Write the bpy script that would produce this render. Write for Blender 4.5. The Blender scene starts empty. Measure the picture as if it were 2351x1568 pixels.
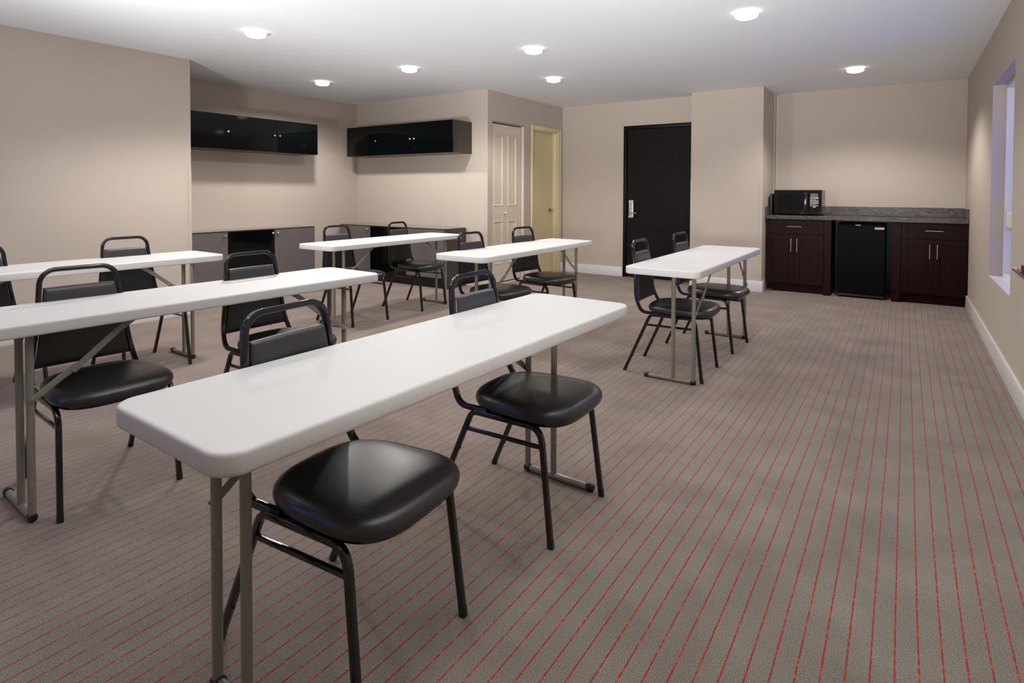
import bpy, bmesh, math, random
from mathutils import Vector, Matrix
PI = math.pi
SC = bpy.context.scene
COL = SC.collection
random.seed(7)
CEIL = 2.492

# ------------------------------------------------------------------ materials
def new_mat(name):
    m = bpy.data.materials.new(name); m.use_nodes = True
    nt = m.node_tree
    return m, nt, nt.nodes['Principled BSDF']

def plain(name, col, rough=0.5, metal=0.0, coat=0.0, coat_rough=0.05, spec=0.5, bump=None, var=0.0, var_scale=8.0):
    """simple procedural paint / plastic / metal with optional fine bump and tone variation"""
    m, nt, b = new_mat(name)
    b.inputs['Base Color'].default_value = (*col, 1)
    b.inputs['Roughness'].default_value = rough
    b.inputs['Metallic'].default_value = metal
    b.inputs['Specular IOR Level'].default_value = spec
    b.inputs['Coat Weight'].default_value = coat
    b.inputs['Coat Roughness'].default_value = coat_rough
    tc = nt.nodes.new('ShaderNodeTexCoord')
    if bump:
        sc, st, dist = bump
        n = nt.nodes.new('ShaderNodeTexNoise'); n.inputs['Scale'].default_value = sc; n.inputs['Detail'].default_value = 3
        nt.links.new(tc.outputs['Object'], n.inputs['Vector'])
        bp = nt.nodes.new('ShaderNodeBump'); bp.inputs['Strength'].default_value = st; bp.inputs['Distance'].default_value = dist
        nt.links.new(n.outputs['Fac'], bp.inputs['Height']); nt.links.new(bp.outputs['Normal'], b.inputs['Normal'])
    if var:
        n2 = nt.nodes.new('ShaderNodeTexNoise'); n2.inputs['Scale'].default_value = var_scale; n2.inputs['Detail'].default_value = 4
        nt.links.new(tc.outputs['Object'], n2.inputs['Vector'])
        mx = nt.nodes.new('ShaderNodeMix'); mx.data_type = 'RGBA'
        mx.inputs[6].default_value = (*[c*(1-var) for c in col], 1); mx.inputs[7].default_value = (*[min(1, c*(1+var)) for c in col], 1)
        nt.links.new(n2.outputs['Fac'], mx.inputs[0]); nt.links.new(mx.outputs[2], b.inputs['Base Color'])
    return m

def wood(name, c1, c2, rough, axis='Z', scale=30.0, coat=0.0, spec=0.5):
    m, nt, b = new_mat(name)
    tc = nt.nodes.new('ShaderNodeTexCoord'); mp = nt.nodes.new('ShaderNodeMapping')
    s = {'Z': (scale, scale, scale*0.03), 'X': (scale*0.03, scale, scale), 'Y': (scale, scale*0.03, scale)}[axis]
    mp.inputs['Scale'].default_value = s
    nt.links.new(tc.outputs['Object'], mp.inputs['Vector'])
    n = nt.nodes.new('ShaderNodeTexNoise'); n.inputs['Scale'].default_value = 3; n.inputs['Detail'].default_value = 6
    nt.links.new(mp.outputs['Vector'], n.inputs['Vector'])
    r = nt.nodes.new('ShaderNodeValToRGB'); r.color_ramp.elements[0].position = .3; r.color_ramp.elements[1].position = .7
    r.color_ramp.elements[0].color = (*c1, 1); r.color_ramp.elements[1].color = (*c2, 1)
    nt.links.new(n.outputs['Fac'], r.inputs['Fac']); nt.links.new(r.outputs['Color'], b.inputs['Base Color'])
    b.inputs['Roughness'].default_value = rough; b.inputs['Coat Weight'].default_value = coat
    b.inputs['Specular IOR Level'].default_value = spec
    return m

def make_carpet():
    m, nt, b = new_mat('striped_carpet')
    N = nt.nodes.new; L = nt.links.new
    tc = N('ShaderNodeTexCoord'); sep = N('ShaderNodeSeparateXYZ'); L(tc.outputs['Object'], sep.inputs[0])
    def math_(op, a=None, bb=None, va=0, vb=0):
        n = N('ShaderNodeMath'); n.operation = op
        if a is not None: L(a, n.inputs[0])
        else: n.inputs[0].default_value = va
        if bb is not None: L(bb, n.inputs[1])
        else: n.inputs[1].default_value = vb
        return n.outputs[0]
    # wobble of the stitched stripe
    w = N('ShaderNodeTexNoise'); w.inputs['Scale'].default_value = 130; w.inputs['Detail'].default_value = 2
    L(tc.outputs['Object'], w.inputs['Vector'])
    wob = math_('MULTIPLY', math_('SUBTRACT', w.outputs['Fac'], vb=.5), vb=.0019)
    w2 = N('ShaderNodeTexNoise'); w2.inputs['Scale'].default_value = .7; w2.inputs['Detail'].default_value = 1
    L(tc.outputs['Object'], w2.inputs['Vector'])
    wob2 = math_('MULTIPLY', math_('SUBTRACT', w2.outputs['Fac'], vb=.5), vb=.016)
    x = math_('ADD', math_('ADD', sep.outputs[0], wob), wob2)
    ph = math_('FRACT', math_('ADD', math_('DIVIDE', math_('SUBTRACT', x, vb=.050), vb=.0523), vb=100.5))
    d = math_('ABSOLUTE', math_('SUBTRACT', ph, vb=.5))           # 0 on the stripe
    st = N('ShaderNodeMapRange'); st.inputs[1].default_value = .030; st.inputs[2].default_value = .047
    st.inputs[3].default_value = 1; st.inputs[4].default_value = 0; L(d, st.inputs[0])
    # dashed mix of red and orange yarn
    mp = N('ShaderNodeMapping'); mp.inputs['Scale'].default_value = (3, 55, 1); L(tc.outputs['Object'], mp.inputs['Vector'])
    yn = N('ShaderNodeTexNoise'); yn.inputs['Scale'].default_value = 1; yn.inputs['Detail'].default_value = 3; L(mp.outputs[0], yn.inputs['Vector'])
    yr = N('ShaderNodeValToRGB'); cr = yr.color_ramp
    cr.elements[0].position = .35; cr.elements[0].color = (.30, .010, .014, 1)
    cr.elements[1].position = .66; cr.elements[1].color = (.60, .085, .02, 1)
    e = cr.elements.new(.52); e.color = (.38, .018, .014, 1)
    L(yn.outputs['Fac'], yr.inputs['Fac'])
    # speckled ground
    sp = N('ShaderNodeTexNoise'); sp.inputs['Scale'].default_value = 420; sp.inputs['Detail'].default_value = 2; sp.inputs['Roughness'].default_value = .7
    L(tc.outputs['Object'], sp.inputs['Vector'])
    sr = N('ShaderNodeValToRGB'); cr = sr.color_ramp
    cr.elements[0].position = .32; cr.elements[0].color = (.095, .080, .068, 1)
    cr.elements[1].position = .72; cr.elements[1].color = (.63, .57, .495, 1)
    e = cr.elements.new(.52); e.color = (.218, .189, .157, 1)
    L(sp.outputs['Fac'], sr.inputs['Fac'])
    # faint wear blotches
    bl = N('ShaderNodeTexNoise'); bl.inputs['Scale'].default_value = 3.5; bl.inputs['Detail'].default_value = 5; L(tc.outputs['Object'], bl.inputs['Vector'])
    br = N('ShaderNodeMapRange'); br.inputs[1].default_value = .3; br.inputs[2].default_value = .7; br.inputs[3].default_value = .80; br.inputs[4].default_value = 1.12
    L(bl.outputs['Fac'], br.inputs[0])
    mul = N('ShaderNodeMix'); mul.data_type = 'RGBA'; mul.blend_type = 'MULTIPLY'; mul.inputs[0].default_value = 1
    L(sr.outputs['Color'], mul.inputs[6]); L(br.outputs[0], mul.inputs[7])
    mx = N('ShaderNodeMix'); mx.data_type = 'RGBA'; L(st.outputs[0], mx.inputs[0]); L(mul.outputs[2], mx.inputs[6]); L(yr.outputs['Color'], mx.inputs[7])
    L(mx.outputs[2], b.inputs['Base Color'])
    b.inputs['Roughness'].default_value = .95; b.inputs['Specular IOR Level'].default_value = .1
    b.inputs['Sheen Weight'].default_value = .15; b.inputs['Sheen Roughness'].default_value = .6
    bp = N('ShaderNodeBump'); bp.inputs['Strength'].default_value = .55; bp.inputs['Distance'].default_value = .003
    L(sp.outputs['Fac'], bp.inputs['Height']); L(bp.outputs['Normal'], b.inputs['Normal'])
    return m

def make_granite():
    m, nt, b = new_mat('grey_veined_granite')
    N = nt.nodes.new; L = nt.links.new
    tc = N('ShaderNodeTexCoord')
    mp = N('ShaderNodeMapping'); mp.inputs['Scale'].default_value = (2.2, 8, 8); mp.inputs['Rotation'].default_value = (0, .25, 0); L(tc.outputs['Object'], mp.inputs['Vector'])
    n1 = N('ShaderNodeTexNoise'); n1.inputs['Scale'].default_value = 2.2; n1.inputs['Detail'].default_value = 8; n1.inputs['Distortion'].default_value = 2.2; L(mp.outputs[0], n1.inputs['Vector'])
    n2 = N('ShaderNodeTexNoise'); n2.inputs['Scale'].default_value = 55; n2.inputs['Detail'].default_value = 4; L(tc.outputs['Object'], n2.inputs['Vector'])
    r = N('ShaderNodeValToRGB'); cr = r.color_ramp
    cr.elements[0].position = .25; cr.elements[0].color = (.035, .028, .026, 1)
    cr.elements[1].position = .85; cr.elements[1].color = (.12, .10, .09, 1)
    for p, c in ((.44, (.075, .062, .056)), (.5, (.17, .145, .13)), (.53, (.09, .075, .068)), (.64, (.07, .058, .053)), (.68, (.15, .13, .115)), (.71, (.09, .075, .07))):
        e = cr.elements.new(p); e.color = (*c, 1)
    L(n1.outputs['Fac'], r.inputs['Fac'])
    mx = N('ShaderNodeMix'); mx.data_type = 'RGBA'; mx.blend_type = 'OVERLAY'; mx.inputs[0].default_value = .55
    L(r.outputs['Color'], mx.inputs[6]); L(n2.outputs['Fac'], mx.inputs[7]); L(mx.outputs[2], b.inputs['Base Color'])
    b.inputs['Roughness'].default_value = .3; b.inputs['Specular IOR Level'].default_value = .22
    return m

def emit(name, col, strength):
    m, nt, b = new_mat(name)
    b.inputs['Base Color'].default_value = (*col, 1)
    b.inputs['Emission Color'].default_value = (*col, 1); b.inputs['Emission Strength'].default_value = strength
    return m

def make_wall():
    m, nt, b = new_mat('beige_wall_vinyl')
    N = nt.nodes.new; L = nt.links.new
    tc = N('ShaderNodeTexCoord')
    b.inputs['Roughness'].default_value = .72; b.inputs['Specular IOR Level'].default_value = .3
    n2 = N('ShaderNodeTexNoise'); n2.inputs['Scale'].default_value = 2.0; n2.inputs['Detail'].default_value = 3
    L(tc.outputs['Object'], n2.inputs['Vector'])
    mx = N('ShaderNodeMix'); mx.data_type = 'RGBA'
    mx.inputs[6].default_value = (.52, .450, .380, 1); mx.inputs[7].default_value = (.555, .482, .408, 1)
    L(n2.outputs['Fac'], mx.inputs[0]); L(mx.outputs[2], b.inputs['Base Color'])
    mp = N('ShaderNodeMapping'); mp.inputs['Scale'].default_value = (160, 160, 110); L(tc.outputs['Object'], mp.inputs['Vector'])
    n = N('ShaderNodeTexNoise'); n.inputs['Scale'].default_value = 1; n.inputs['Detail'].default_value = 2; L(mp.outputs[0], n.inputs['Vector'])
    bp = N('ShaderNodeBump'); bp.inputs['Strength'].default_value = .25; bp.inputs['Distance'].default_value = .001
    L(n.outputs['Fac'], bp.inputs['Height']); L(bp.outputs['Normal'], b.inputs['Normal'])
    return m

M = {}
M['wall'] = make_wall()
M['guard'] = plain('beige_corner_plastic', (.53, .46, .39), .5)
M['ceil'] = plain('white_ceiling_paint', (.85, .90, .945), .8, bump=(180, .1, .001))
M['trim'] = plain('white_trim_paint', (.76, .74, .73), .35, var=.02)
M['carpet'] = make_carpet()
M['tabletop'] = plain('white_moulded_plastic', (.64, .62, .605), .5, spec=.35, bump=(900, .08, .0005), var=.012, var_scale=5)
M['tsteel'] = plain('grey_enamelled_steel', (.235, .22, .178), .33, coat=.3)
M['steel'] = plain('bright_steel', (.62, .61, .60), .25, metal=1)
M['rubber'] = plain('black_rubber', (.008, .008, .009), .35)
M['vinyl'] = plain('black_vinyl_upholstery', (.023, .021, .021), .34, bump=(700, .08, .0003), spec=.7)
M['frame'] = plain('black_gloss_enamel_frame', (.0038, .0036, .0038), .12, coat=.35, coat_rough=.04)
M['black_gloss'] = plain('black_high_gloss_front', (.0016, .0024, .0026), .05, spec=.32)
M['grey_gloss'] = plain('grey_high_gloss_front', (.135, .118, .116), .10, coat=.3)
M['carcass'] = wood('dark_brown_carcass', (.035, .027, .021), (.042, .033, .026), .28, 'Y', 30, spec=.6)
M['ctop'] = plain('dark_glass_top', (.075, .064, .058), .08, coat=.5)
M['flat_black'] = plain('black_plinth_and_niche_shade', (.008, .008, .008), .5)  # the plinths' own black; also colours the shade sheet behind the fridge
M['knob'] = plain('brushed_nickel', (.74, .66, .58), .22, metal=1)
M['espresso'] = wood('espresso_cabinet_wood', (.0125, .0028, .0020), (.0215, .0052, .0036), .4, 'Z', 25, spec=.13)
M['granite'] = make_granite()
M['appliance'] = plain('black_appliance', (.0042, .0042, .0044), .38, bump=(700, .1, .0005), spec=.06)
M['app_gloss'] = plain('black_appliance_gloss', (.006, .006, .006), .06)
M['app_side'] = plain('dark_grey_appliance_side', (.03, .028, .027), .2)
M['key'] = plain('light_keypad_print', (.62, .6, .58), .5)
M['display'] = emit('dim_display', (.12, .11, .05), .05)
M['green'] = emit('green_digit', (.1, .55, .12), .6)
M['cream'] = plain('cream_door_paint', (.74, .645, .52), .38)
M['yellow'] = plain('yellowish_door_paint', (.74, .665, .40), .38)
M['yellow_leaf'] = plain('dull_yellow_door_leaf', (.74, .645, .37), .4)
M['darkdoor'] = wood('near_black_door_laminate', (.0085, .0062, .0058), (.0150, .0108, .0098), .45, 'Z', 40, spec=.1)
M['darkframe'] = plain('black_door_frame_paint', (.004, .0035, .0033), .4, spec=.2)
M['lock'] = plain('satin_nickel_lock', (.60, .55, .50), .35, metal=.8)
M['brass'] = plain('antique_brass', (.33, .26, .17), .3, metal=1)
M['chrome'] = plain('chrome', (.75, .75, .75), .12, metal=1)
M['sash'] = plain('white_window_vinyl', (.78, .77, .77), .35)
M['reveal'] = plain('window_reveal_paint', (.50, .43, .37), .6)
M['lens'] = emit('lamp_lens', (1, .975, .94), 1.7)
M['can'] = plain('white_lamp_trim', (.88, .87, .86), .35)
M['board'] = plain('whiteboard_surface', (.82, .82, .83), .15)
M['alu'] = plain('aluminium', (.5, .5, .5), .35, metal=.9)
M['red'] = plain('red_plastic', (.75, .03, .015), .35)
M['darkboard'] = plain('dark_grey_board', (.03, .027, .024), .45)
M['badge'] = plain('silver_badge', (.62, .6, .64), .3)
M['badge_red'] = plain('red_badge_print', (.6, .2, .18), .4)
M['badge_dark'] = plain('dark_badge_print', (.2, .2, .24), .4)
def glass():
    m, nt, b = new_mat('window_glass')
    b.inputs['Base Color'].default_value = (1, 1, 1, 1); b.inputs['Roughness'].default_value = 0
    b.inputs['IOR'].default_value = 1.45; b.inputs['Transmission Weight'].default_value = 1
    return m
M['glass'] = glass()

# ------------------------------------------------------------------ mesh helpers
def box(bm, x0, x1, y0, y1, z0, z1, bev=0.0, seg=2):
    b2 = bmesh.new()
    bmesh.ops.create_cube(b2, size=1)
    for v in b2.verts:
        v.co = Vector((x0 + (v.co.x+.5)*(x1-x0), y0 + (v.co.y+.5)*(y1-y0), z0 + (v.co.z+.5)*(z1-z0)))
    if bev > 0:
        bmesh.ops.bevel(b2, geom=b2.edges[:], offset=bev, segments=seg, affect='EDGES', profile=.5)
    merge(bm, b2)

def merge(bm, b2):
    me = bpy.data.meshes.new('tmp'); b2.to_mesh(me); b2.free(); bm.from_mesh(me); bpy.data.meshes.remove(me)

def lathe(bm, prof, origin, axis='Z', seg=24):
    """prof: list of (r, h) revolved about axis through origin; closed by r=0 ends"""
    rings = []
    for r, h in prof:
        ring = []
        n = 1 if r < 1e-6 else seg
        for k in range(n):
            a = 2*PI*k/seg
            p = {'Z': (r*math.cos(a), r*math.sin(a), h), 'Y': (r*math.cos(a), h, r*math.sin(a)), 'X': (h, r*math.cos(a), r*math.sin(a))}[axis]
            ring.append(bm.verts.new(Vector(origin) + Vector(p)))
        rings.append(ring)
    for a, b in zip(rings, rings[1:]):
        if len(a) == 1 and len(b) == 1: continue
        for k in range(seg):
            k2 = (k+1) % seg
            if len(a) == 1: bm.faces.new((a[0], b[k], b[k2]))
            elif len(b) == 1: bm.faces.new((a[k], b[0], a[k2]))
            else: bm.faces.new((a[k], b[k], b[k2], a[k2]))

def fillet(pts, radii, n=8):
    out = []
    for i, p in enumerate(pts):
        p = Vector(p); r = radii[i]
        if i == 0 or i == len(pts)-1 or r <= 0:
            out.append(p); continue
        a = (Vector(pts[i-1])-p).normalized(); b = (Vector(pts[i+1])-p).normalized()
        ang = a.angle(b); t = r/math.tan(ang/2)
        c = p + (a+b).normalized()*(r/math.sin(ang/2))
        s = p + a*t - c; e = p + b*t - c
        tot = s.angle(e)
        for k in range(n+1):
            f = k/n
            v = (s*math.sin((1-f)*tot) + e*math.sin(f*tot))/math.sin(tot)
            out.append(c+v)
    return out

def section(kind, w, h=None):
    h = h or w
    if kind == 'round':
        return [(w/2*math.cos(2*PI*k/16), w/2*math.sin(2*PI*k/16)) for k in range(16)]
    r = min(w, h)*.2; pts = []
    for cx, cy, a0 in ((w/2-r, h/2-r, 0), (-w/2+r, h/2-r, PI/2), (-w/2+r, -h/2+r, PI), (w/2-r, -h/2+r, 1.5*PI)):
        for k in range(3):
            a = a0 + PI/2*k/2; pts.append((cx+r*math.cos(a), cy+r*math.sin(a)))
    return pts

def sweep(bm, path, sec, ref):
    """sweep section along path; ref = a vector roughly normal to the path (parallel transported)"""
    path = [Vector(p) for p in path]; rings = []
    side = None
    for i, p in enumerate(path):
        if i == 0: t = (path[1]-p)
        elif i == len(path)-1: t = (p-path[i-1])
        else: t = (path[i+1]-p).normalized() + (p-path[i-1]).normalized()
        t.normalize()
        base = Vector(ref) if side is None else side
        s = base - t*base.dot(t); s.normalize(); side = s
        u = t.cross(s)
        rings.append([bm.verts.new(p + s*a + u*b) for a, b in sec])
    n = len(sec)
    for a, b in zip(rings, rings[1:]):
        for k in range(n):
            bm.faces.new((a[k], a[(k+1) % n], b[(k+1) % n], b[k]))
    bm.faces.new(rings[0][::-1]); bm.faces.new(rings[-1])

def finish(bm):
    bmesh.ops.recalc_face_normals(bm, faces=bm.faces[:])

def obj(name, bm, mat, parent=None, smooth=True, kind=None, angle=35):
    finish(bm)
    me = bpy.data.meshes.new(name); bm.to_mesh(me); bm.free()
    me.materials.append(M[mat] if isinstance(mat, str) else mat)
    if smooth:
        for p in me.polygons: p.use_smooth = True
        me.set_sharp_from_angle(angle=math.radians(angle))
    o = bpy.data.objects.new(name, me); COL.objects.link(o)
    if parent: o.parent = parent
    if kind: o['kind'] = kind
    return o

def bx(name, dims, mat, parent=None, bev=0.0, kind=None):
    bm = bmesh.new()
    for d in (dims if isinstance(dims[0], (tuple, list)) else [dims]): box(bm, *d, bev=bev)
    return obj(name, bm, mat, parent, smooth=False, kind=kind)

def thing(name, label, cat, loc=(0, 0, 0), rz=0, group=None):
    o = bpy.data.objects.new(name, None); COL.objects.link(o)
    o.empty_display_size = .1
    o.location = loc; o.rotation_euler = (0, 0, rz)
    o['label'] = label; o['category'] = cat
    if group: o['group'] = group
    return o
def tag(o, label, cat, group=None):
    o['label'] = label; o['category'] = cat
    if group: o['group'] = group
    return o
def copy_tree(o, parent=None):
    c = o.copy(); COL.objects.link(c)
    if parent: c.parent = parent
    for ch in [x for x in list(COL.objects) if x.parent == o]: copy_tree(ch, c)
    return c

# ------------------------------------------------------------------ room shell
YB = -1.7          # wall behind the camera
def struct(name, dims, mat): return bx(name, dims, mat, kind='structure')
struct('floor', (-6.95, .80, YB-.15, 8.45, -.10, 0), 'carpet')
struct('ceiling', (-6.95, .80, YB-.15, 8.45, CEIL, CEIL+.1), 'ceil')
struct('wall_left', (-6.90, -5.81, YB, 2.995, 0, CEIL), 'wall')
struct('wall_alcove_left', (-6.90, -6.755, 2.995, 5.91, 0, CEIL), 'wall')
struct('wall_alcove_back', (-6.90, -4.55, 5.91, 6.05, 0, CEIL), 'wall')
XC = -4.35
# closet wall, with a bifold door opening (6.01-6.76) and the yellow door opening (6.97-7.69)
struct('wall_closet', [(XC-.2, XC, 5.91, 6.01, 0, CEIL), (XC-.2, XC, 6.01, 6.76, 2.113, CEIL), (XC-.2, XC-.13, 6.01, 6.76, 0, 2.113),
                       (XC-.2, XC, 6.76, 6.97, 0, CEIL), (XC-.2, XC, 6.97, 7.69, 2.115, CEIL), (XC-.2, XC-.15, 6.97, 7.69, 0, 2.115),
                       (XC-.2, XC, 7.69, 7.95, 0, CEIL)], 'wall')
struct('wall_entry', [(XC, -3.347, 7.83, 7.95, 0, CEIL), (-3.347, -2.34, 7.83, 7.95, 2.148, CEIL), (-3.347, -2.34, 7.92, 7.95, 0, 2.148),
                      (-2.34, -2.305, 7.83, 7.95, 0, CEIL)], 'wall')
struct('wall_pillar', (-2.305, -1.437, 7.56, 8.40, 0, CEIL), 'wall')
struct('wall_kitchen', (-1.437, .56, 8.29, 8.40, 0, CEIL), 'wall')
WY0, WY1, WZ0, WZ1 = 4.83, 5.96, .56, 2.065
struct('wall_right', [(.56, .78, YB, WY0, 0, CEIL), (.56, .78, WY1, 8.40, 0, CEIL), (.56, .78, WY0, WY1, 0, WZ0), (.56, .78, WY0, WY1, WZ1, CEIL)], 'wall')
# wall behind the camera, with a second dusk-lit window
VX0, VX1, VZ0, VZ1 = -4.85, -3.15, .55, 2.05
struct('wall_front', [(-6.90, VX0, YB-.14, YB, 0, CEIL), (VX1, .78, YB-.14, YB, 0, CEIL), (VX0, VX1, YB-.14, YB, 0, VZ0), (VX0, VX1, YB-.14, YB, VZ1, CEIL)], 'wall')

BH, BT = .135, .016
def baseboard(name, dims):
    bm = bmesh.new()
    for d in dims: box(bm, *d, 0, BH, bev=.003)
    return obj(name, bm, 'trim', kind='structure')
baseboard('baseboard_left', [(-5.81, -5.81+BT, YB+.02, 2.99)])
baseboard('baseboard_alcove_left', [(-6.755, -6.755+BT, 4.89, 5.90)])
baseboard('baseboard_alcove_back', [(-4.675, XC-.002, 5.91-BT, 5.91)])
baseboard('baseboard_closet', [(XC, XC+BT, 5.895, 6.005), (XC, XC+BT, 6.79, 6.925), (XC, XC+BT, 7.765, 7.828)])
baseboard('baseboard_entry', [(XC+BT, -3.352, 7.83-BT, 7.83)])
baseboard('baseboard_pillar', [(-2.305, -1.437+BT, 7.56-BT, 7.56), (-1.437, -1.437+BT, 7.56, 7.70)])
baseboard('baseboard_right', [(.56-BT, .56, YB+.02, 7.81)])

# corner guards and thin trims
def guard(name, x, y, sx, sy, z0, z1):
    w, t = .028, .003
    bm = bmesh.new()
    box(bm, min(x, x+sx*w), max(x, x+sx*w), y-t if sy > 0 else y, y if sy > 0 else y+t, z0, z1)
    box(bm, x-t if sx > 0 else x, x if sx > 0 else x+t, min(y, y+sy*w), max(y, y+sy*w), z0, z1)
    return obj(name, bm, 'guard', kind='structure', smooth=False)
guard('trim_1', -1.437, 7.56, -1, 1, BH+.01, 1.36)
guard('trim_2', -5.81, 2.995, -1, -1, .01, 1.42)
guard('trim_3', XC, 5.91, -1, 1, BH+.01, 1.42)
guard('trim_4', -2.305, 7.56, 1, 1, BH+.01, 1.36)
struct('trim_5', [(-1.437, -1.425, 8.262, 8.29, 1.045, CEIL-.002), (-1.42, -1.375, 8.284, 8.29, 1.045, CEIL-.002)], 'guard')
struct('trim_6', [(-1.424, -1.420, 8.286, 8.2895, 1.045, CEIL-.002)], 'flat_black')

# ------------------------------------------------------------------ closet bifold door
d1 = thing('door_1', 'cream bifold closet door leaf with four moulded panels', 'door', (XC, 6.01, 0))
d1['kind'] = 'structure'
def panel_ring(bm, y0, y1, z0, z1, xf, arch=0.0):
    """moulded panel on the face at x=xf, proud frame lines and sunk field with reeds"""
    w = .014
    prof = [(0, 0), (w*.5, .004), (w, .0)]
    def outline(ins):
        pts = [(y0+ins, z0+ins), (y1-ins, z0+ins)]
        n = 9 if arch else 2
        for k in range(n):
            f = k/(n-1); pts.append((y1-ins - f*(y1-y0-2*ins), z1-ins + arch*math.sin(PI*f)))
        return pts
    loops = []
    for ins, dx in [(0, .0), (.007, .007), (.016, .0065), (.028, -.0065), (.034, -.0065)]:
        loops.append([bm.verts.new((xf+dx, a, b)) for a, b in outline(ins)])
    for a, b in zip(loops, loops[1:]):
        n = len(a)
        for k in range(n): bm.faces.new((a[k], a[(k+1) % n], b[(k+1) % n], b[k]))
    bm.faces.new(loops[-1])
    # reeds
    yy0, yy1 = y0+.045, y1-.045; n = 4
    for k in range(n):
        a = yy0+(yy1-yy0)*k/n; b = yy0+(yy1-yy0)*(k+1)/n
        box(bm, xf-.0072, xf-.0025, a+.005, b-.005, z0+.05, z1-.05)
XL = XC-.028    # face of the leaf
bm = bmesh.new()
box(bm, XL-.034, XL-.0066, 6.014, 6.705, .035, 2.085)
Y_ = [(6.075, 6.285), (6.392, 6.602)]
zr = [(.265, .835, 0), (1.02, 1.945, .022)]
# face pieces around the four sunk panels
ys = [6.014, Y_[0][0], Y_[0][1], Y_[1][0], Y_[1][1], 6.705]; zs = [.035, .265, .835, 1.02, 1.945, 2.085]
for i in range(5):
    for j in range(5):
        if i in (1, 3) and j in (1, 3): continue
        box(bm, XL-.0068, XL, ys[i], ys[i+1], zs[j], zs[j+1])
for a, b in Y_:
    for z0, z1, ar in zr: panel_ring(bm, a, b, z0, z1, XL, ar if False else 0)
leaf = obj('door_leaf', bm, 'cream', d1, smooth=False)
bm = bmesh.new()                                     # shallow arched caps over the upper panels
for a, b in Y_:
    n = 10
    pts = [(a + (b-a)*k/n, 1.945 + .02*math.sin(PI*k/n)) for k in range(n+1)]
    sweep(bm, [(XL+.002, p[0], p[1]) for p in pts], section('sq', .011), (1, 0, 0))
obj('arch_moulding', bm, 'cream', d1)
bm = bmesh.new(); lathe(bm, [(0, .036), (.012, .035), (.017, .028), (.016, .02), (.008, .014), (.009, 0), (0, 0)], (XL, 6.322, .935), 'X', 20)
obj('door_knob', bm, 'cream', d1)
bx('top_track', [(XC-.05, XC-.004, 6.012, 6.758, 2.098, 2.112)], 'alu', d1)
bx('jamb_strip', [(XC-.06, XC+.004, 6.730, 6.758, 0.0, 2.097)], 'cream', d1, bev=.002)
bx('threshold', [(XC-.07, XC-.004, 6.014, 6.722, 0.0, .018)], 'cream', d1)
for ch in [c for c in COL.objects if c.parent == d1]: ch.matrix_parent_inverse = d1.matrix_basis.inverted()
d1.location = (XC, 6.01, 0)

def adopt(root):
    """children were modelled in world space: keep them there under the moved root"""
    bpy.context.view_layer.update()
    inv = root.matrix_world.inverted()
    for c in COL.objects:
        if c.parent == root: c.matrix_parent_inverse = inv

# ------------------------------------------------------------------ yellow door
d2 = thing('door_2', 'plain yellowish door with casing and dull brass lever', 'door', (XC, 7.33, 0)); d2['kind'] = 'structure'
bm = bmesh.new()
box(bm, XC, XC+.014, 6.932, 6.985, 0, 2.15, bev=.004); box(bm, XC, XC+.014, 7.675, 7.755, 0, 2.15, bev=.004)
box(bm, XC+.001, XC+.015, 6.936, 7.751, 2.095, 2.149, bev=.003)
box(bm, XC+.012, XC+.020, 6.934, 6.945, 0.001, 2.149, bev=.002); box(bm, XC+.012, XC+.020, 7.742, 7.753, 0.001, 2.149, bev=.002)
obj('door_casing', bm, 'yellow', d2)
bm = bmesh.new()
box(bm, XC-.148, XC, 6.971, 6.988, 0, 2.1, bev=.002); box(bm, XC-.148, XC, 7.648, 7.689, 0, 2.1, bev=.002)
box(bm, XC-.148, XC, 6.988, 7.648, 2.082, 2.1, bev=.002)
obj('door_jamb', bm, 'yellow', d2)
bx('door_leaf', [(XC-.115, XC-.078, 6.99, 7.645, .012, 2.080)], 'yellow_leaf', d2, bev=.002)
bm = bmesh.new(); lathe(bm, [(0, .012), (.030, .010), (.033, 0), (0, 0)], (XC-.078, 7.59, .94), 'X', 24); h = obj('door_handle', bm, 'brass', d2)
bm = bmesh.new()
sweep(bm, fillet([(XC-.07, 7.59, .94), (XC-.025, 7.59, .94), (XC-.025, 7.50, .937)], [0, .012, 0]), section('round', .017), (0, 0, 1)); obj('lever', bm, 'brass', h)
adopt(d2)

# ------------------------------------------------------------------ near-black entry door
d3 = thing('door_3', 'tall near-black entry door with electronic card lock', 'door', (-2.85, 7.83, 0)); d3['kind'] = 'structure'
bm = bmesh.new()
box(bm, -3.346, -3.302, 7.812, 7.918, 0, 2.147, bev=.002); box(bm, -2.385, -2.341, 7.812, 7.918, 0, 2.147, bev=.002)
box(bm, -3.302, -2.385, 7.812, 7.918, 2.100, 2.147, bev=.002)
obj('door_frame', bm, 'darkframe', d3)
bx('door_leaf', (-3.299, -2.388, 7.838, 7.882, .010, 2.096), 'darkdoor', d3, bev=.002)
lk = bx('lock_plate', [(-3.262, -3.194, 7.812, 7.8375, .845, 1.10)], 'lock', d3, bev=.008)
bx('lock_cap', (-3.260, -3.196, 7.806, 7.813, 1.055, 1.097), 'lock', lk, bev=.003); bx('lock_cap', (-3.264, -3.192, 7.806, 7.813, .848, .872), 'lock', lk, bev=.003)
bm = bmesh.new(); lathe(bm, [(0, -.012), (.007, -.011), (.010, 0), (0, 0)], (-3.230, 7.812, .985), 'Y', 16); obj('thumb_turn', bm, 'chrome', lk)
bm = bmesh.new()
sweep(bm, fillet([(-3.236, 7.815, .915), (-3.236, 7.765, .915), (-3.125, 7.765, .914)], [0, .012, 0]), section('round', .02), (0, 0, 1)); obj('lever', bm, 'chrome', lk)
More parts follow.
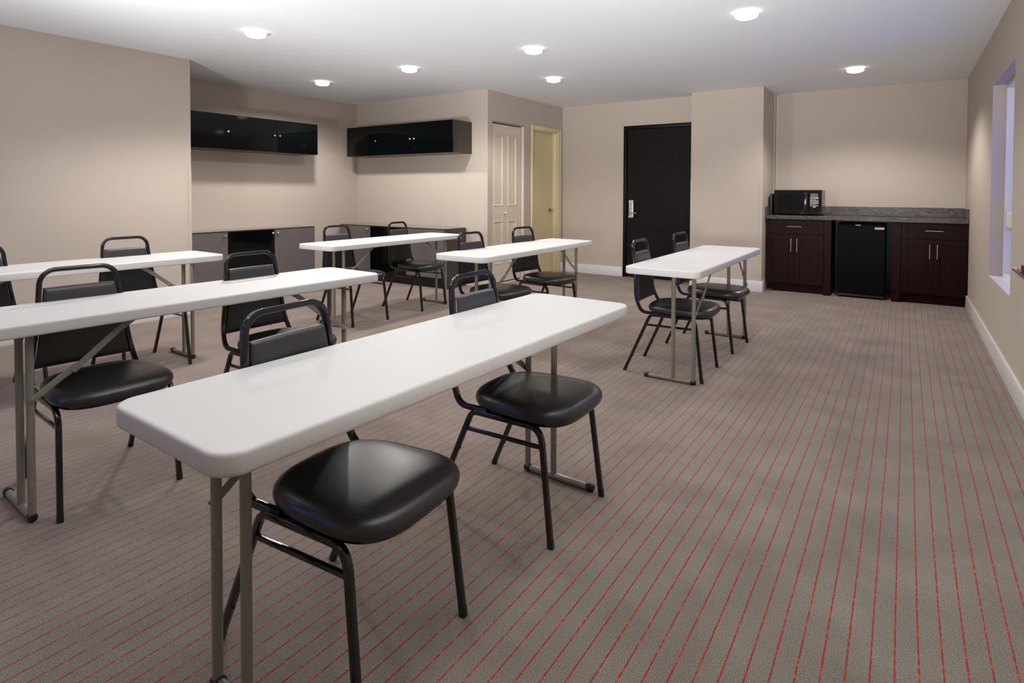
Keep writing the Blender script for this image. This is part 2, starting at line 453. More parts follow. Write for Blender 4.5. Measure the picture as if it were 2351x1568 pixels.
bm = bmesh.new(); lathe(bm, [(0, -.002), (.005, -.002), (.009, -.003), (.011, 0), (0, 0)], (-2.842, 7.838, 1.575), 'Y', 16); obj('peephole', bm, 'darkboard', d3)
adopt(d3)

# ------------------------------------------------------------------ window in the right wall
w1 = thing('window_1', 'white framed window', 'window', (.56, (WY0+WY1)/2, WZ0)); w1['kind'] = 'structure'
XF = .642
g = .002
def frame_y(x0, x1, y0, y1, z0, z1, t):
    return [(x0, x1, y0, y0+t, z0, z1), (x0, x1, y1-t, y1, z0, z1), (x0, x1, y0+t, y1-t, z0, z0+t), (x0, x1, y0+t, y1-t, z1-t, z1)]
bx('window_frame', frame_y(XF, .775, WY0+g, WY1-g, WZ0+g, WZ1-g, .030), 'sash', w1, bev=.003)
bx('mullion', [(XF+.005, .76, WY0+.033, WY1-.033, .955, 1.075)], 'sash', w1, bev=.004)
bx('sash', frame_y(.705, .745, WY0+.034, WY1-.034, 1.078, WZ1-.034, .035) + frame_y(.705, .745, WY0+.034, WY1-.034, WZ0+.034, .953, .035), 'sash', w1, bev=.003)
bx('glass_pane', [(.722, .728, WY0+.069, WY1-.069, 1.113, WZ1-.069), (.722, .728, WY0+.069, WY1-.069, WZ0+.069, .918)], 'glass', w1)
for z in (.66, .86, 1.12, 1.50, 1.95):
    bm = bmesh.new(); lathe(bm, [(0, -.002), (.004, -.0015), (.005, 0), (0, 0)], (.690, WY1-.0321, z), 'Y', 10); obj('screw_cap', bm, 'badge_dark', w1)
bx('window_sill', [(.561, XF, WY0+.001, WY1-.001, WZ0-.0, WZ0+.004)], 'trim', w1)
adopt(w1)
# second window behind the camera
w2 = thing('window_2', 'white framed window', 'window', ((VX0+VX1)/2, YB, VZ0)); w2['kind'] = 'structure'
def frame_x(y0, y1, x0, x1, z0, z1, t):
    return [(x0, x0+t, y0, y1, z0, z1), (x1-t, x1, y0, y1, z0, z1), (x0+t, x1-t, y0, y1, z0, z0+t), (x0+t, x1-t, y0, y1, z1-t, z1)]
bx('window_frame', frame_x(YB-.13, YB-.06, VX0+g, VX1-g, VZ0+g, VZ1-g, .04), 'sash', w2, bev=.003)
bx('mullion', [(-4.02, -3.98, YB-.12, YB-.07, VZ0+.045, VZ1-.045)], 'sash', w2, bev=.003)
bx('glass_pane', [(VX0+.045, -4.023, YB-.098, YB-.092, VZ0+.045, VZ1-.045), (-3.977, VX1-.045, YB-.098, YB-.092, VZ0+.045, VZ1-.045)], 'glass', w2)
adopt(w2)

# ------------------------------------------------------------------ recessed downlights
def make_light(loc, label):
    t = thing('ceiling_downlight', label, 'ceiling light', (0, 0, 0), 0, 'round white ceiling downlights')
    bm = bmesh.new(); lathe(bm, [(0, 0), (.056, 0), (.058, -.002), (.050, -.006), (.0, -.006)], (0, 0, 0), 'Z', 40); obj('trim_ring', bm, 'can', t)
    bm = bmesh.new(); n = 12; lathe(bm, [(.080*math.sin(PI*k/n)**.9 if 0 < k < n else 0, -.0265+.0245*math.cos(PI*k/n)) for k in range(n+1)], (0, 0, 0), 'Z', 40); obj('lens', bm, 'lens', t, angle=80)
    t.location = loc
    return t
LIGHTS = [((-4.34, 2.76), 'round ceiling downlight above the left wall side, nearest of the far-left pair'),
          ((-5.667, 4.444), 'small ceiling downlight closest to the left black wall cabinet'),
          ((-4.27, 4.436), 'ceiling downlight in front of the corner where both black wall cabinets meet'),
          ((-2.77, 4.449), 'largest ceiling downlight near the middle of the photo'),
          ((-3.301, 5.73), 'ceiling downlight nearest the closet doors, warm white glow'),
          ((-.955, 4.384), 'ceiling downlight cut near the top edge, over the striped aisle'),
          ((-.446, 6.951), 'ceiling downlight in front of the kitchenette')]
HIDDEN = [(-2.77, 2.30), (-.955, 1.75), (-4.34, .75), (-2.77, .35), (-.955, -.75), (-4.34, -1.0), (-2.77, -1.15)]
def spot(x, y, e, cone=150):
    l = bpy.data.lights.new('downlight_lamp', 'SPOT'); l.energy = e; l.color = (1, .955, .915)
    l.spot_size = math.radians(cone); l.spot_blend = .5; l.shadow_soft_size = .06
    o = bpy.data.objects.new('downlight_lamp', l); COL.objects.link(o); o.location = (x, y, CEIL-.125)
    return o
E_VIS = [92, 84, 68, 32, 48, 45, 76]
for k, ((x, y), lab) in enumerate(LIGHTS):
    make_light((x, y, CEIL), lab); spot(x, y, E_VIS[k], 166 if k in (1, 2) else 142)
for x, y in HIDDEN:
    make_light((x, y, CEIL), 'round ceiling downlight behind or above the photographer, outside the photo'); spot(x, y, 9)

# ------------------------------------------------------------------ chair
def profile_x(z):
    P = [(.40, -.150), (.458, -.180), (.575, -.197), (.70, -.211), (.82, -.227), (.885, -.236)]
    for (a, b), (c, d) in zip(P, P[1:]):
        if z <= c: return b+(d-b)*(z-a)/(c-a)
    return P[-1][1]
def half_w(z):   # centre-line half width of the back tube
    P = [(.42, .196), (.58, .170), (.72, .153), (.80, .144), (.9, .138)]
    for (a, b), (c, d) in zip(P, P[1:]):
        if z <= c: return b+(d-b)*(z-a)/(c-a)
    return P[-1][1]

def cushion(bm):
    """D-shaped domed seat cushion"""
    nseg = 64
    def outline(s, k):
        a = 2*PI*k/nseg
        ca, sa = math.cos(a), math.sin(a)
        e = 2/3.4
        x = math.copysign(abs(ca)**e, ca); y = math.copysign(abs(sa)**e, sa)
        hw = .207 + .014*x                       # a little wider towards the front
        xx = .085 + .215*x - (.012*(1-y*y) if x < 0 else -.006*(1-y*y))
        return Vector((.085 + (xx-.085)*s, y*hw*s, 0))
    prof = [(.90, .413), (.965, .4145), (.985, .417), (.988, .422), (.999, .427), (1.0, .435), (.99, .444), (.962, .453), (.91, .4605), (.82, .4655), (.65, .469), (.4, .471), (.2, .4718)]
    rings = []
    for s, z in prof:
        rings.append([bm.verts.new(outline(s, k) + Vector((0, 0, z))) for k in range(nseg)])
    for a, b in zip(rings, rings[1:]):
        for k in range(nseg): bm.faces.new((a[k], a[(k+1) % nseg], b[(k+1) % nseg], b[k]))
    c = bm.verts.new((.085, 0, .472))
    for k in range(nseg): bm.faces.new((rings[-1][k], rings[-1][(k+1) % nseg], c))
    bm.faces.new(rings[0][::-1])

def make_chair(label):
    t = thing('stacking_chair', label, 'chair', group='black stacking chairs pushed up to the folding tables')
    bm = bmesh.new(); cushion(bm); obj('seat', bm, 'vinyl', t, angle=50)
    # pan / rim below the cushion
    bm = bmesh.new()
    n = 48; r0 = []; r1 = []
    for z, s, lst in ((.398, .93, r0), (.414, .955, r1)):
        for k in range(n):
            a = 2*PI*k/n; ca, sa = math.cos(a), math.sin(a); e = 2/3.4
            x = math.copysign(abs(ca)**e, ca); y = math.copysign(abs(sa)**e, sa)
            lst.append(bm.verts.new((.085+.215*x*s, y*.207*s, z)))
    for k in range(n): bm.faces.new((r0[k], r0[(k+1) % n], r1[(k+1) % n], r1[k]))
    bm.faces.new(r0[::-1]); bm.faces.new(r1)
    obj('seat_pan', bm, 'frame', t)
    # backrest pad: trapezoid, bowed, padded
    bm = bmesh.new()
    nu, nv = 28, 32; z0, z1 = .474, .802
    def pt(u, v, side):
        z = z0+(z1-z0)*v
        hw = half_w(z) - .0125
        y = (2*u-1)*hw
        bow = -.004*(1-(2*u-1)**2)
        du = 1-abs(2*u-1)**14; dv = 1-abs(2*v-1)**18
        puff = max(0, du)**.5*max(0, dv)**.5
        th = .003 + (.0125 if side > 0 else .010)*puff
        zz = z + .0012*(1-(2*u-1)**2)*(1 if v > .5 else -.5)
        return Vector((profile_x(z) + .001 + bow + side*th, y, zz))
    ease = lambda q: .5-.5*math.cos(PI*q) if True else q
    F = [[bm.verts.new(pt(ease(i/nu), ease(j/nv), 1)) for i in range(nu+1)] for j in range(nv+1)]
    B = [[bm.verts.new(pt(ease(i/nu), ease(j/nv), -1)) for i in range(nu+1)] for j in range(nv+1)]
    for j in range(nv):
        for i in range(nu):
            bm.faces.new((F[j][i], F[j][i+1], F[j+1][i+1], F[j+1][i]))
            bm.faces.new((B[j][i+1], B[j][i], B[j+1][i], B[j+1][i+1]))
    for i in range(nu):
        bm.faces.new((F[0][i+1], F[0][i], B[0][i], B[0][i+1])); bm.faces.new((F[nv][i], F[nv][i+1], B[nv][i+1], B[nv][i]))
    for j in range(nv):
        bm.faces.new((F[j][0], F[j+1][0], B[j+1][0], B[j][0])); bm.faces.new((F[j+1][nu], F[j][nu], B[j][nu], B[j+1][nu]))
    obj('backrest', bm, 'vinyl', t, angle=70)
    # back tube loop
    T = .0195
    half = [(-.02, .190, .409), (-.148, .194, .412), (-.192, .182, .50), (profile_x(.60), half_w(.60), .60), (profile_x(.74), half_w(.74), .74), (-.2355, .139, .876)]
    rad = [0, .055, .25, 0, 0, .062]
    full = half + [(x, -y, z) for x, y, z in half[::-1]]
    full[5] = (-.2355, .139, .876); full[6] = (-.2355, -.139, .876)
    path = fillet(full, rad + rad[::-1], 9)
    bm = bmesh.new(); sweep(bm, path, section('sq', T), (0, 0, 1) if False else (0, 1, 0)); obj('back_frame', bm, 'frame', t)
    for s in (1, -1):
        y = .198*s
        # side rail with its two bends, then front and rear leg
        rear_top = Vector((-.112, y, .340)); front_top = Vector((.2165, y*.99, .345))
        rear_tip = Vector((-.260, .200*s, .006)); front_tip = Vector((.2575, .206*s, .006))
        c1 = (-.0835, y, .4005); c2 = (.206, y, .4005)
        bm = bmesh.new()
        p = fillet([rear_top + (rear_tip-rear_top)*.01, c1, c2, front_top + (front_tip-front_top)*.01], [0, .040, .048, 0], 8)
        sweep(bm, p, section('sq', T), (0, 1, 0)); obj('side_rail', bm, 'frame', t)
        for a, b, fwd in ((rear_top, rear_tip, 1), (front_top, front_tip, -1)):
            bm = bmesh.new(); sweep(bm, [a, b], section('sq', T), (0, 1, 0)); lg = obj('leg', bm, 'frame', t)
            d = (b-a).normalized()
            bm = bmesh.new(); sweep(bm, [b-d*.022, b+d*.004, b+d*.006], section('sq', .0208), (0, 1, 0)); obj('foot_cap', bm, 'rubber', lg)
            for zz in (.115, .255):
                bm = bmesh.new()
                f = (a.z-zz)/(a.z-b.z); q = a+(b-a)*f
                nrm = Vector((fwd, 0, 0)); nrm = (nrm - d*nrm.dot(d)).normalized()
                box(bm, q.x+nrm.x*.0095-.0035, q.x+nrm.x*.0095+.0035, q.y-.004, q.y+.004, zz-.006+nrm.z*.0095, zz+.006+nrm.z*.0095, bev=.002, seg=1)
                obj('stacking_bumper', bm, 'rubber', lg)
        bm = bmesh.new(); sweep(bm, [(-.117, y, .331), (.2185, y, .334)], section('sq', .0135), (0, 1, 0)); obj('stretcher', bm, 'frame', t)
    return t

CH = [ # x, y, rotation degrees, label
 (-1.277, 1.068, 4.0, 'black vinyl chair closest to the camera, under the nearest white table'),
 (-1.2455, 1.909, .8, 'black chair at the far end of the nearest white table'),
 (-2.795, 1.052, -4.0, 'black chair in the second row with a steel table brace crossing its back'),
 (-2.735, 1.845, 0, 'black second-row chair whose back shows against the low black cabinet door'),
 (-4.41, 1.092, 0, 'black chair cut off by the left photo edge, by the left wall'),
 (-4.402, 1.913, -1.0, 'black chair by the left wall, whole backrest top above the farthest left table'),
 (-4.315, 3.715, -1.5, 'black chair at the left end of the table before the corner cabinets'),
 (-4.318, 4.560, 5.5, 'black chair turned slightly askew before the corner cabinets, seat fully visible'),
 (-2.72, 3.755, -4.0, 'black chair at the left end of the table before the cream closet door'),
 (-2.755, 4.585, -7.0, "black chair in front of the yellow door, at its table's right end"),
 (-1.318, 3.929, 1.8, 'black chair nearer the camera at the furthest right table'),
 (-1.310, 4.7685, -2.2, 'black chair farther from the camera at the furthest right table'),
]
c0 = make_chair(CH[0][3])
for i, (x, y, r, lab) in enumerate(CH):
    c = c0 if i == 0 else copy_tree(c0)
    c['label'] = lab; c.location = (x, y, 0); c.rotation_euler = (0, 0, math.radians(r))

# ------------------------------------------------------------------ folding table
TW, TL, TZ, TT = .480, 1.810, .745, .046
def rounded_top(bm, w, l, rc, levels):
    rings = []
    for ins, z in levels:
        ring = []
        ww, ll, r = w/2-ins, l/2-ins, max(rc-ins, .004)
        for cx, cy, a0 in ((ww-r, ll-r, 0), (-ww+r, ll-r, PI/2), (-ww+r, -ll+r, PI), (ww-r, -ll+r, 1.5*PI)):
            for k in range(9):
                a = a0+PI/2*k/8; ring.append(bm.verts.new((cx+r*math.cos(a), cy+r*math.sin(a), z)))
        rings.append(ring)
    n = len(rings[0])
    for a, b in zip(rings, rings[1:]):
        for k in range(n): bm.faces.new((a[k], a[(k+1) % n], b[(k+1) % n], b[k]))
    bm.faces.new(rings[0][::-1]); bm.faces.new(rings[-1])
def make_table(label):
    t = thing('folding_table', label, 'table', group='white folding tables set out for a class')
    bm = bmesh.new()
    z0, z1 = TZ-TT, TZ
    rounded_top(bm, TW, TL, .058, [(.014, z0+.014), (.010, z0), (.003, z0+.001), (.0006, z0+.004), (.0, z0+.009), (.0, z1-.0085), (.0006, z1-.0055), (.0024, z1-.0025), (.0052, z1-.0007), (.0085, z1), (.013, z1)])
    obj('tabletop', bm, 'tabletop', t, angle=60)
    for e in (-1, 1):
        yy = e*.703
        # foot bar
        x0, x1 = -.170, .170
        bm = bmesh.new(); sweep(bm, [(x0+.02, yy, .0155), (x1-.02, yy, .0155)], section('round', .027), (0, 0, 1)); obj('foot_bar', bm, 'tsteel', t)
        for x, s in ((x0, 1), (x1, -1)):
            bm = bmesh.new(); lathe(bm, [(0, 0), (.011, .002*s), (.0155, .007*s), (.0165, .014*s), (.0165, .032*s), (.0, .032*s)], (x, yy, .0165), 'X', 20); obj('end_cap', bm, 'rubber', t)
        LX = (.022, .152)
        for x in LX:
            bm = bmesh.new(); sweep(bm, [(x, yy, .018), (x, yy, z0+.016)], section('round', .0265), (1, 0, 0)); obj('leg', bm, 'tsteel', t)
        bm = bmesh.new(); sweep(bm, [(-.20, yy, z0+.010), (.20, yy, z0+.010)], section('round', .018), (0, 0, 1)); obj('pivot_bar', bm, 'tsteel', t)
        # hinged flat brace on the outer leg
        x = LX[1]+.0165
        A = Vector((x, yy-e*.004, .455)); Cc = Vector((x, yy-e*.36, z0+.012))
        mid = A+(Cc-A)*.42 + Vector((0, e*.004, -.012))
        mid2 = A+(Cc-A)*.78 + Vector((0, -e*.006, .010))
        bm = bmesh.new(); sweep(bm, [A+(A-mid).normalized()*.012, A, A+(mid-A)*.6+Vector((.0, 0, .004)), mid+(mid-A).normalized()*.02], section('sq', .0032, .024), (1, 0, 0)); br = obj('brace', bm, 'tsteel', t)
        bm = bmesh.new(); o_ = Vector((.0034, 0, 0)); sweep(bm, [mid+o_-(mid2-mid).normalized()*.03, mid+o_, mid2+o_, Cc+o_], section('sq', .0032, .024), (1, 0, 0)); obj('brace_arm', bm, 'tsteel', br)
        for q in (A, mid-(mid2-mid).normalized()*.015, mid+(mid2-mid).normalized()*.022):
            bm = bmesh.new(); lathe(bm, [(0, .009), (.003, .0085), (.005, .006), (.005, -.001), (0, -.001)], q, 'X', 12); obj('rivet', bm, 'steel', br)
    return t
TB = [ # x, y, rot deg, z-rotation flip, yscale, label
 (-1.212, 1.445, -1.3, True, .975, 'white folding table nearest the camera, filling the lower centre of the photo'),
 (-2.765, 1.475, -2.4, False, .99, 'white folding table in the second row, its near end cut by the left photo edge'),
 (-4.435, 1.500, -1.6, False, 1, 'white folding table in the row along the left wall, left end outside the photo'),
 (-4.262, 4.130, 0, False, .98, 'white folding table in front of the low grey and black corner cabinets'),
 (-2.727, 4.225, .4, False, .99, 'white folding table standing before the closet and yellow doors'),
 (-1.243, 4.373, 0, False, 1.0, 'white folding table furthest right, standing alone beside the open striped aisle'),
]
t0 = make_table(TB[0][5])
for i, (x, y, r, flip, ys, lab) in enumerate(TB):
    t = t0 if i == 0 else copy_tree(t0)
    t['label'] = lab; t.location = (x, y, 0)
    t.rotation_euler = (0, 0, math.radians(r) + (PI if flip else 0)); t.scale = (1, ys, 1)

# ------------------------------------------------------------------ black / grey cabinets of the alcove
def knob(parent, loc, axis, s):
    bm = bmesh.new(); lathe(bm, [(0, .030*s), (.008, .029*s), (.0135, .024*s), (.0145, .018*s), (.011, .012*s), (.005, .008*s), (.006, 0), (0, 0)], loc, axis, 20)
    return obj('knob', bm, 'knob', parent)
# wall cabinet on the left alcove wall (faces +X)
def wall_cab_left():
    t = thing('wall_cabinet', 'black high-gloss wall cabinet on the left alcove wall, partly hidden by the wall corner', 'cabinet', (-6.755, 3.95, 1.68), group='black gloss wall cabinets')
    x0, xf = -6.753, -6.36; y0, y1 = 3.06, 4.91; z0, z1 = 1.682, 2.075
    bx('carcass', (x0, xf-.020, y0, y1-.001, z0, z1), 'carcass', t, bev=.001)
    sp = [y0, 3.725, 4.31, y1]
    for k in range(3):
        d = bx('cabinet_door', (xf-.019, xf, sp[k]+.0015, sp[k+1]-.0015, z0+.001, z1-.001), 'black_gloss', t, bev=.0012)
        knob(d, (xf, [3.69, 4.275, 4.345][k], 1.882), 'X', 1)
    adopt(t); [adopt_deep(c, t) for c in list(COL.objects) if c.parent == t]
def adopt_deep(c, root):
    for g_ in COL.objects:
        if g_.parent == c: g_.matrix_parent_inverse = Matrix.Identity(4)
wall_cab_left()
def wall_cab_back():
    t = thing('wall_cabinet', 'black high-gloss wall cabinet with visible brown end panel on the alcove back wall', 'cabinet', (-5.55, 5.91, 1.69), group='black gloss wall cabinets')
    yf, yb = 5.52, 5.908; x0, x1 = -6.515, -4.60; z0, z1 = 1.693, 2.093
    bx('carcass', (x0+.001, x1, yf+.020, yb, z0, z1), 'carcass', t, bev=.001)
    sp = [x0, -5.89, -5.257, x1]
    for k in range(3):
        d = bx('cabinet_door', (sp[k]+.0015, sp[k+1]-.0015, yf, yf+.019, z0+.001, z1-.001), 'black_gloss', t, bev=.0012)
        knob(d, ([-5.925, -5.292, -5.222][k], yf, 1.885), 'Y', -1)
    adopt(t)
wall_cab_back()
def base_cab_left():
    t = thing('low_cabinet', 'low cabinet on the left alcove wall, grey gloss doors either side of a black one', 'cabinet', (-6.755, 3.95, 0), group='low gloss cabinets of the alcove')
    x0, xf = -6.753, -6.37; y0, y1 = 3.06, 4.865; z0, z1 = .135, .745
    bx('carcass', (x0, xf-.020, y0, y1-.001, z0, z1), 'carcass', t, bev=.001)
    bx('plinth', (x0+.01, xf-.06, y0+.03, y1-.03, 0, z0-.001), 'flat_black', t)
    bx('cabinet_top', (x0, xf-.004, y0, y1, z1+.001, z1+.012), 'ctop', t, bev=.001)
    sp = [y0, 3.69, 4.283, y1]
    for k in range(3):
        d = bx('cabinet_door', (xf-.019, xf, sp[k]+.0015, sp[k+1]-.0015, z0+.001, z1-.004), ['grey_gloss', 'black_gloss', 'grey_gloss'][k], t, bev=.0012)
        knob(d, (xf, [3.652, 4.250, 4.318][k], .700), 'X', 1)
        if k != 1: d['label'] = 'grey gloss door'
        else: d['label'] = 'black gloss door'
    adopt(t)
base_cab_left()
def base_cab_back():
    t = thing('low_cabinet', 'low cabinet under the right black wall cabinet, brown end panel facing the closet', 'cabinet', (-5.65, 5.91, 0), group='low gloss cabinets of the alcove')
    yf, yb = 5.465, 5.893; x0, x1 = -6.61, -4.685; z0, z1 = .135, .740
    bx('carcass', [(x0+.001, x1, yf+.020, yb, z0, z1), (x1-.018, x1, yf+.03, yb, .0, z0)], 'carcass', t, bev=.001)
    bx('plinth', (x0+.03, x1-.02, yf+.07, yb-.01, 0, z0-.001), 'flat_black', t)
    bx('cabinet_top', (x0, x1, yf+.004, yb, z1+.001, z1+.012), 'ctop', t, bev=.001)
    sp = [x0, -5.99, -5.325, x1]
    for k in range(3):
        d = bx('cabinet_door', (sp[k]+.0015, sp[k+1]-.0015, yf, yf+.019, z0+.001, z1-.004), ['grey_gloss', 'black_gloss', 'grey_gloss'][k], t, bev=.0012)
        knob(d, ([-6.030, -5.360, -5.290][k], yf, .697), 'Y', -1)
        d['label'] = 'black gloss door' if k == 1 else 'grey gloss door'
    adopt(t)
base_cab_back()

# ------------------------------------------------------------------ kitchenette
KY = 7.755; KB = 8.284
def shaker(bm, x0, x1, z0, z1, y, rail=.062):
    """shaker front: proud frame with a sunk centre panel; front face at y"""
    box(bm, x0, x0+rail, y, y+.019, z0, z1, bev=.0012, seg=1); box(bm, x1-rail, x1, y, y+.019, z0, z1, bev=.0012, seg=1)
    r2 = min(rail, (z1-z0)*.28)
    box(bm, x0+rail, x1-rail, y, y+.019, z0, z0+r2, bev=.0012, seg=1); box(bm, x0+rail, x1-rail, y, y+.019, z1-r2, z1, bev=.0012, seg=1)
    box(bm, x0+rail-.003, x1-rail+.003, y+.010, y+.017, z0+r2-.003, z1-r2+.003)
def bar_handle(parent, p0, p1):
    d = (Vector(p1)-Vector(p0)).normalized()
    bm = bmesh.new(); off = Vector((0, -.030, 0))
    sweep(bm, [Vector(p0)+off, Vector(p1)+off], section('round', .010), (0, 1, 0))
    for q in (Vector(p0)+d*.022, Vector(p1)-d*.022): sweep(bm, [q, q+off], section('round', .008), (0, 0, 1))
    return obj('handle', bm, 'knob', parent)
def kitchen_cab(label, x0, x1, filler, toe):
    t = thing('base_cabinet', label, 'cabinet', ((x0+x1)/2, KB, 0), group='espresso kitchenette base cabinets')
    bx('carcass', (x0, x1, KY+.021, KB, .105, .888), 'espresso', t, bev=.001)
    bx('toe_kick', (toe[0], toe[1], KY+.075, KB-.02, 0, .104), 'espresso', t)
    bx('filler_strip', (filler[0], filler[1], KY+.0, KB, 0, .888), 'espresso', t, bev=.002)
    bm = bmesh.new(); shaker(bm, x0+.003, x1-.003, .716, .874, KY+.001, .05); dr = obj('drawer', bm, 'espresso', t, smooth=False)
    xm = (x0+x1)/2
    bar_handle(dr, (xm-.078, KY, .803), (xm+.078, KY, .803))
    for a, b, hx in ((x0+.003, xm-.0015, xm-.036), (xm+.0015, x1-.003, xm+.030)):
        bm = bmesh.new(); shaker(bm, a, b, .113, .706, KY+.001, .055); d = obj('cabinet_door', bm, 'espresso', t, smooth=False)
        bar_handle(d, (hx, KY, .500), (hx, KY, .658))
    if x0 < -1: bx('niche_shade_sheet', (-.711, -.115, KB-.006, KB, 0, .888), 'flat_black', t)  # added black sheet over the wall, painting the shade around the fridge
    adopt(t)
kitchen_cab('dark espresso base cabinet left of the mini fridge, under the microwave', -1.414, -.792, (-.790, -.712), (-1.36, -.792))
kitchen_cab('dark espresso base cabinet right of the mini fridge, in the room corner', -.030, .556, (-.114, -.032), (-.030, .540))
ct = thing('countertop', 'grey veined granite worktop with upstand across the kitchenette', 'countertop', (-.43, 8.0, .89))
bx('worktop', (-1.434, .557, KY-.027, KB+.002, .890, .935), 'granite', ct, bev=.004)
bx('backsplash', [(-1.434, .557, KB-.018, KB+.002, .9355, 1.043)], 'granite', ct, bev=.002)
bx('side_splash', [(-1.434, -1.414, KY-.02, KB-.019, .9355, 1.043), (.538, .558, KY-.02, KB-.019, .9355, 1.043)], 'granite', ct, bev=.002)
adopt(ct)
# microwave
mw = thing('microwave', 'black countertop microwave oven with white keypad', 'microwave', (-1.09, 8.04, .936))
mx0, mx1, my, mz0, mz1 = -1.358, -.828, 7.86, .947, 1.243
bx('body', (mx0+.003, mx1-.003, my+.028, my+.375, mz0, mz1), 'app_side', mw, bev=.006)
dx1 = -.976
dr = bx('door', (mx0, dx1, my, my+.026, mz0+.004, mz1), 'app_gloss', mw, bev=.005)
bx('window', [(mx0+.052, dx1-.065, my-.001, my+.002, mz0+.062, mz1-.055)], 'appliance', dr, bev=.001)
bm = bmesh.new(); sweep(bm, fillet([(dx1-.028, my+.004, mz0+.03), (dx1-.028, my-.028, mz0+.05), (dx1-.028, my-.028, mz1-.04), (dx1-.028, my+.004, mz1-.02)], [0, .018, .018, 0]), section('sq', .022, .016), (1, 0, 0)); obj('door_handle', bm, 'app_gloss', dr)
cp = bx('control_panel', (dx1+.002, mx1, my, my+.026, mz0+.004, mz1), 'app_gloss', mw, bev=.005)
kx0, kx1 = -.955, -.862
bx('display', (kx0+.004, kx1-.006, my-.0015, my+.001, mz1-.068, mz1-.040), 'display', cp)
for a in (.03, .046): bx('digit', (kx0+a, kx0+a+.005, my-.003, my-.001, mz1-.056, mz1-.050), 'green', cp)
bm = bmesh.new(); kd = []
kd.append((kx0+.002, kx1-.010, 1.168, 1.171))
def krow(n, x0, x1, z, h):
    w = (x1-x0)/n
    for k in range(n): kd.append((x0+w*k+.0015, x0+w*(k+1)-.0015, z-h/2, z+h/2))
krow(3, kx0, kx1, 1.155, .0080); krow(3, kx0, kx1, 1.140, .0080)
for r in range(4): krow(3, kx0, kx0+.066, 1.122-.0158*r, .0082)
for r in range(3): krow(1, kx0+.066, kx1, 1.115-.0168*r, .0085)
krow(3, kx0, kx1, 1.055, .0082); krow(1, kx0+.03, kx0+.066, 1.038, .0095)
bm.free()
for a, b, c, d in kd: bx('key', (a, b, my-.0025, my+.001, c, d), 'key', cp)
for x in (mx0+.04, mx1-.04):
    for y in (my+.05, my+.34):
        bm = bmesh.new(); lathe(bm, [(0, 0), (.012, 0), (.012, .012), (0, .012)], (x, y, .9355), 'Z', 12); obj('foot', bm, 'rubber', mw, smooth=False)
adopt(mw)
bm = bmesh.new(); box(bm, -1.412, -1.386, 7.90, 8.20, .9365, 1.195, bev=.002)
tag(obj('dark_board', bm, 'darkboard'), 'dark flat board standing between the microwave and the pillar', 'board')
# mini fridge
fr = thing('mini_fridge', 'black under-counter mini fridge between the two espresso cabinets', 'fridge', (-.41, 8.0, 0))
fx0, fx1, fy = -.650, -.176, 7.765
bx('body', (fx0+.004, fx1-.004, fy+.048, 8.27, .030, .858), 'appliance', fr, bev=.004)
fd = bx('door', (fx0, fx1, fy, fy+.045, .045, .850), 'appliance', fr, bev=.008)
bx('handle_recess', (-.47, -.415, fy-.0015, fy+.01, .838, .846), 'chrome', fd, bev=.001)
bx('bottom_trim', (fx0+.004, fx1-.004, fy+.01, fy+.06, .020, .042), 'app_side', fr, bev=.002)
for x in (fx0+.03, fx1-.03):
    for y in (fy+.04, 8.22):
        bm = bmesh.new(); lathe(bm, [(0, 0), (.016, 0), (.016, .029), (0, .029)], (x, y, 0.0005), 'Z', 14); obj('foot', bm, 'rubber', fr, smooth=False)
# oval-ended badge
bm = bmesh.new(); n = 12; pts = []
bx0, bx1, bzc = -.280, -.190, .811
for k in range(n+1): f = k/n; pts.append((bx0+(bx1-bx0)*f, bzc+.0085+.0035*math.sin(PI*f)))
for k in range(n+1): f = 1-k/n; pts.append((bx0+(bx1-bx0)*f, bzc-.0085-.0035*math.sin(PI*f)))
va = [bm.verts.new((x, fy-.0025, z)) for x, z in pts]; vb = [bm.verts.new((x, fy+.001, z)) for x, z in pts]
bm.faces.new(va); bm.faces.new(vb[::-1])
for k in range(len(pts)): k2 = (k+1) % len(pts); bm.faces.new((va[k], va[k2], vb[k2], vb[k]))
bd = obj('badge', bm, 'badge', fd, smooth=False)
bx('badge_stripe', [(-.262, -.222, fy-.0032, fy-.002, .811, .8185)], 'badge_red', bd)
bx('badge_lettering', [(-.252+.006*k, -.2485+.006*k, fy-.0033, fy-.002, .8045, .8085) for k in range(5)] + [(-.218+.005*k, -.2155+.005*k, fy-.0033, fy-.002, .8075, .8125) for k in range(4)] + [(-.2675, -.2635, fy-.0033, fy-.002, .8095, .8135)], 'badge_dark', bd)
adopt(fr)

# ------------------------------------------------------------------ whiteboard and tray at the right wall
wb = thing('whiteboard', 'white wall board with grey marker tray at the right photo edge', 'whiteboard', (.56, 3.5, .77))
bx('board_panel', (.546, .559, 2.95, 4.19, .845, 2.05), 'board', wb, bev=.002)
bx('board_frame', frame_y(.544, .559, 2.94, 4.20, .835, 2.06, .012), 'alu', wb, bev=.001)
bx('marker_tray', [(.534, .559, 2.98, 4.53, .762, .768), (.532, .535, 2.98, 4.53, .762, .774)], 'alu', wb, bev=.001)
bx('tray_end', [(.532, .559, 4.53, 4.56, .762, .776)], 'trim', wb, bev=.004)
adopt(wb)
bm = bmesh.new(); box(bm, .5355, .5445, 4.10, 4.232, .7685, .822, bev=.002); tag(obj('board_eraser', bm, 'darkboard'), 'dark block eraser on the marker tray at the right photo edge', 'eraser')
bm = bmesh.new(); sweep(bm, [(.5445, 4.25, .777), (.5445, 4.39, .777)], section('round', .017), (0, 0, 1)); mk = tag(obj('marker_pen', bm, 'red'), 'red marker pen lying on the marker tray by the eraser', 'marker')

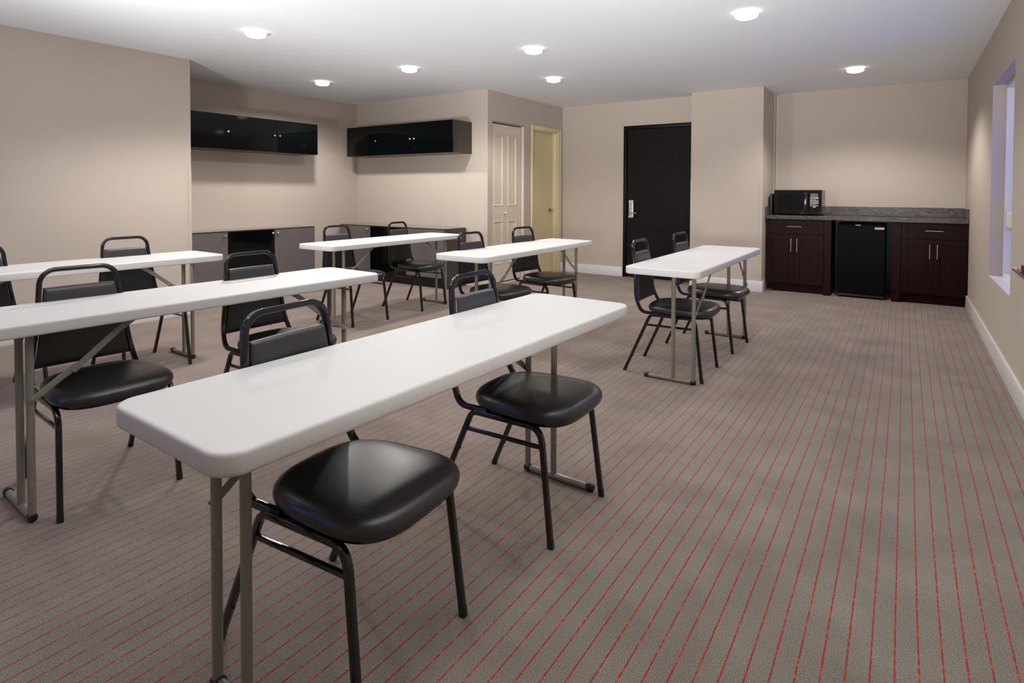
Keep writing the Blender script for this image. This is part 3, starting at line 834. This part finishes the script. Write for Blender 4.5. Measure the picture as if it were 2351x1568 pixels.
# ------------------------------------------------------------------ added ceiling uplights, world, camera
def bounce(loc, aim, e, spread):  # unseen area lights added to brighten the ceiling, acting as bounced flash
    fl = bpy.data.lights.new('added_uplight', 'AREA'); fl.shape = 'DISK'; fl.size = .4; fl.energy = e; fl.color = (1, .985, .96)
    fl.spread = math.radians(spread)
    fo = bpy.data.objects.new('added_uplight', fl); COL.objects.link(fo)
    fo.location = loc; fo.rotation_euler = Vector(aim).to_track_quat('-Z', 'Y').to_euler()
bounce((-3.6, .25, .9), (-.15, 1.1, 1), 24, 120)
bounce((-3.6, .20, .9), (-.12, 2.3, 1), 9, 80)
bounce((-.2, -.6, 1.0), (-.55, 2.0, 1), 61, 72)

w = bpy.data.worlds.new('dusk'); SC.world = w; w.use_nodes = True
bg = w.node_tree.nodes['Background']; bg.inputs['Color'].default_value = (.13, .20, 1.0, 1); bg.inputs['Strength'].default_value = 2.4

f, yaw, cy, pitch, roll = 1340.94, 0.592666, 472.4208, -0.02514557, 0.0032454
F = Vector((-math.sin(yaw), math.cos(yaw), 0)); R = Vector((math.cos(yaw), math.sin(yaw), 0)); U = Vector((0, 0, 1))
F2 = F*math.cos(pitch)+U*math.sin(pitch); U2 = U*math.cos(pitch)-F*math.sin(pitch)
R3 = R*math.cos(roll)+U2*math.sin(roll); U3 = U2*math.cos(roll)-R*math.sin(roll)
cam = bpy.data.cameras.new('camera'); co = bpy.data.objects.new('camera', cam); COL.objects.link(co)
cam.sensor_fit = 'HORIZONTAL'; cam.sensor_width = 36; cam.lens = f/2351*36
cam.shift_x = 0; cam.shift_y = (cy-784)/2351
cam.clip_start = .05
mw_ = Matrix((( R3.x, U3.x, -F2.x, 0), (R3.y, U3.y, -F2.y, 0), (R3.z, U3.z, -F2.z, 1.22), (0, 0, 0, 1)))
co.matrix_world = mw_
SC.camera = co
SC.view_settings.view_transform = 'Standard'; SC.view_settings.look = 'None'; SC.view_settings.gamma = 1
SC.view_settings.use_curve_mapping = False
SC.view_settings.exposure = 0.04
SC.cycles.use_denoising = True
SC.cycles.use_adaptive_sampling = True; SC.cycles.adaptive_threshold = .02
SC.cycles.max_bounces = 8; SC.cycles.diffuse_bounces = 4; SC.cycles.glossy_bounces = 4
SC.cycles.sample_clamp_indirect = 6
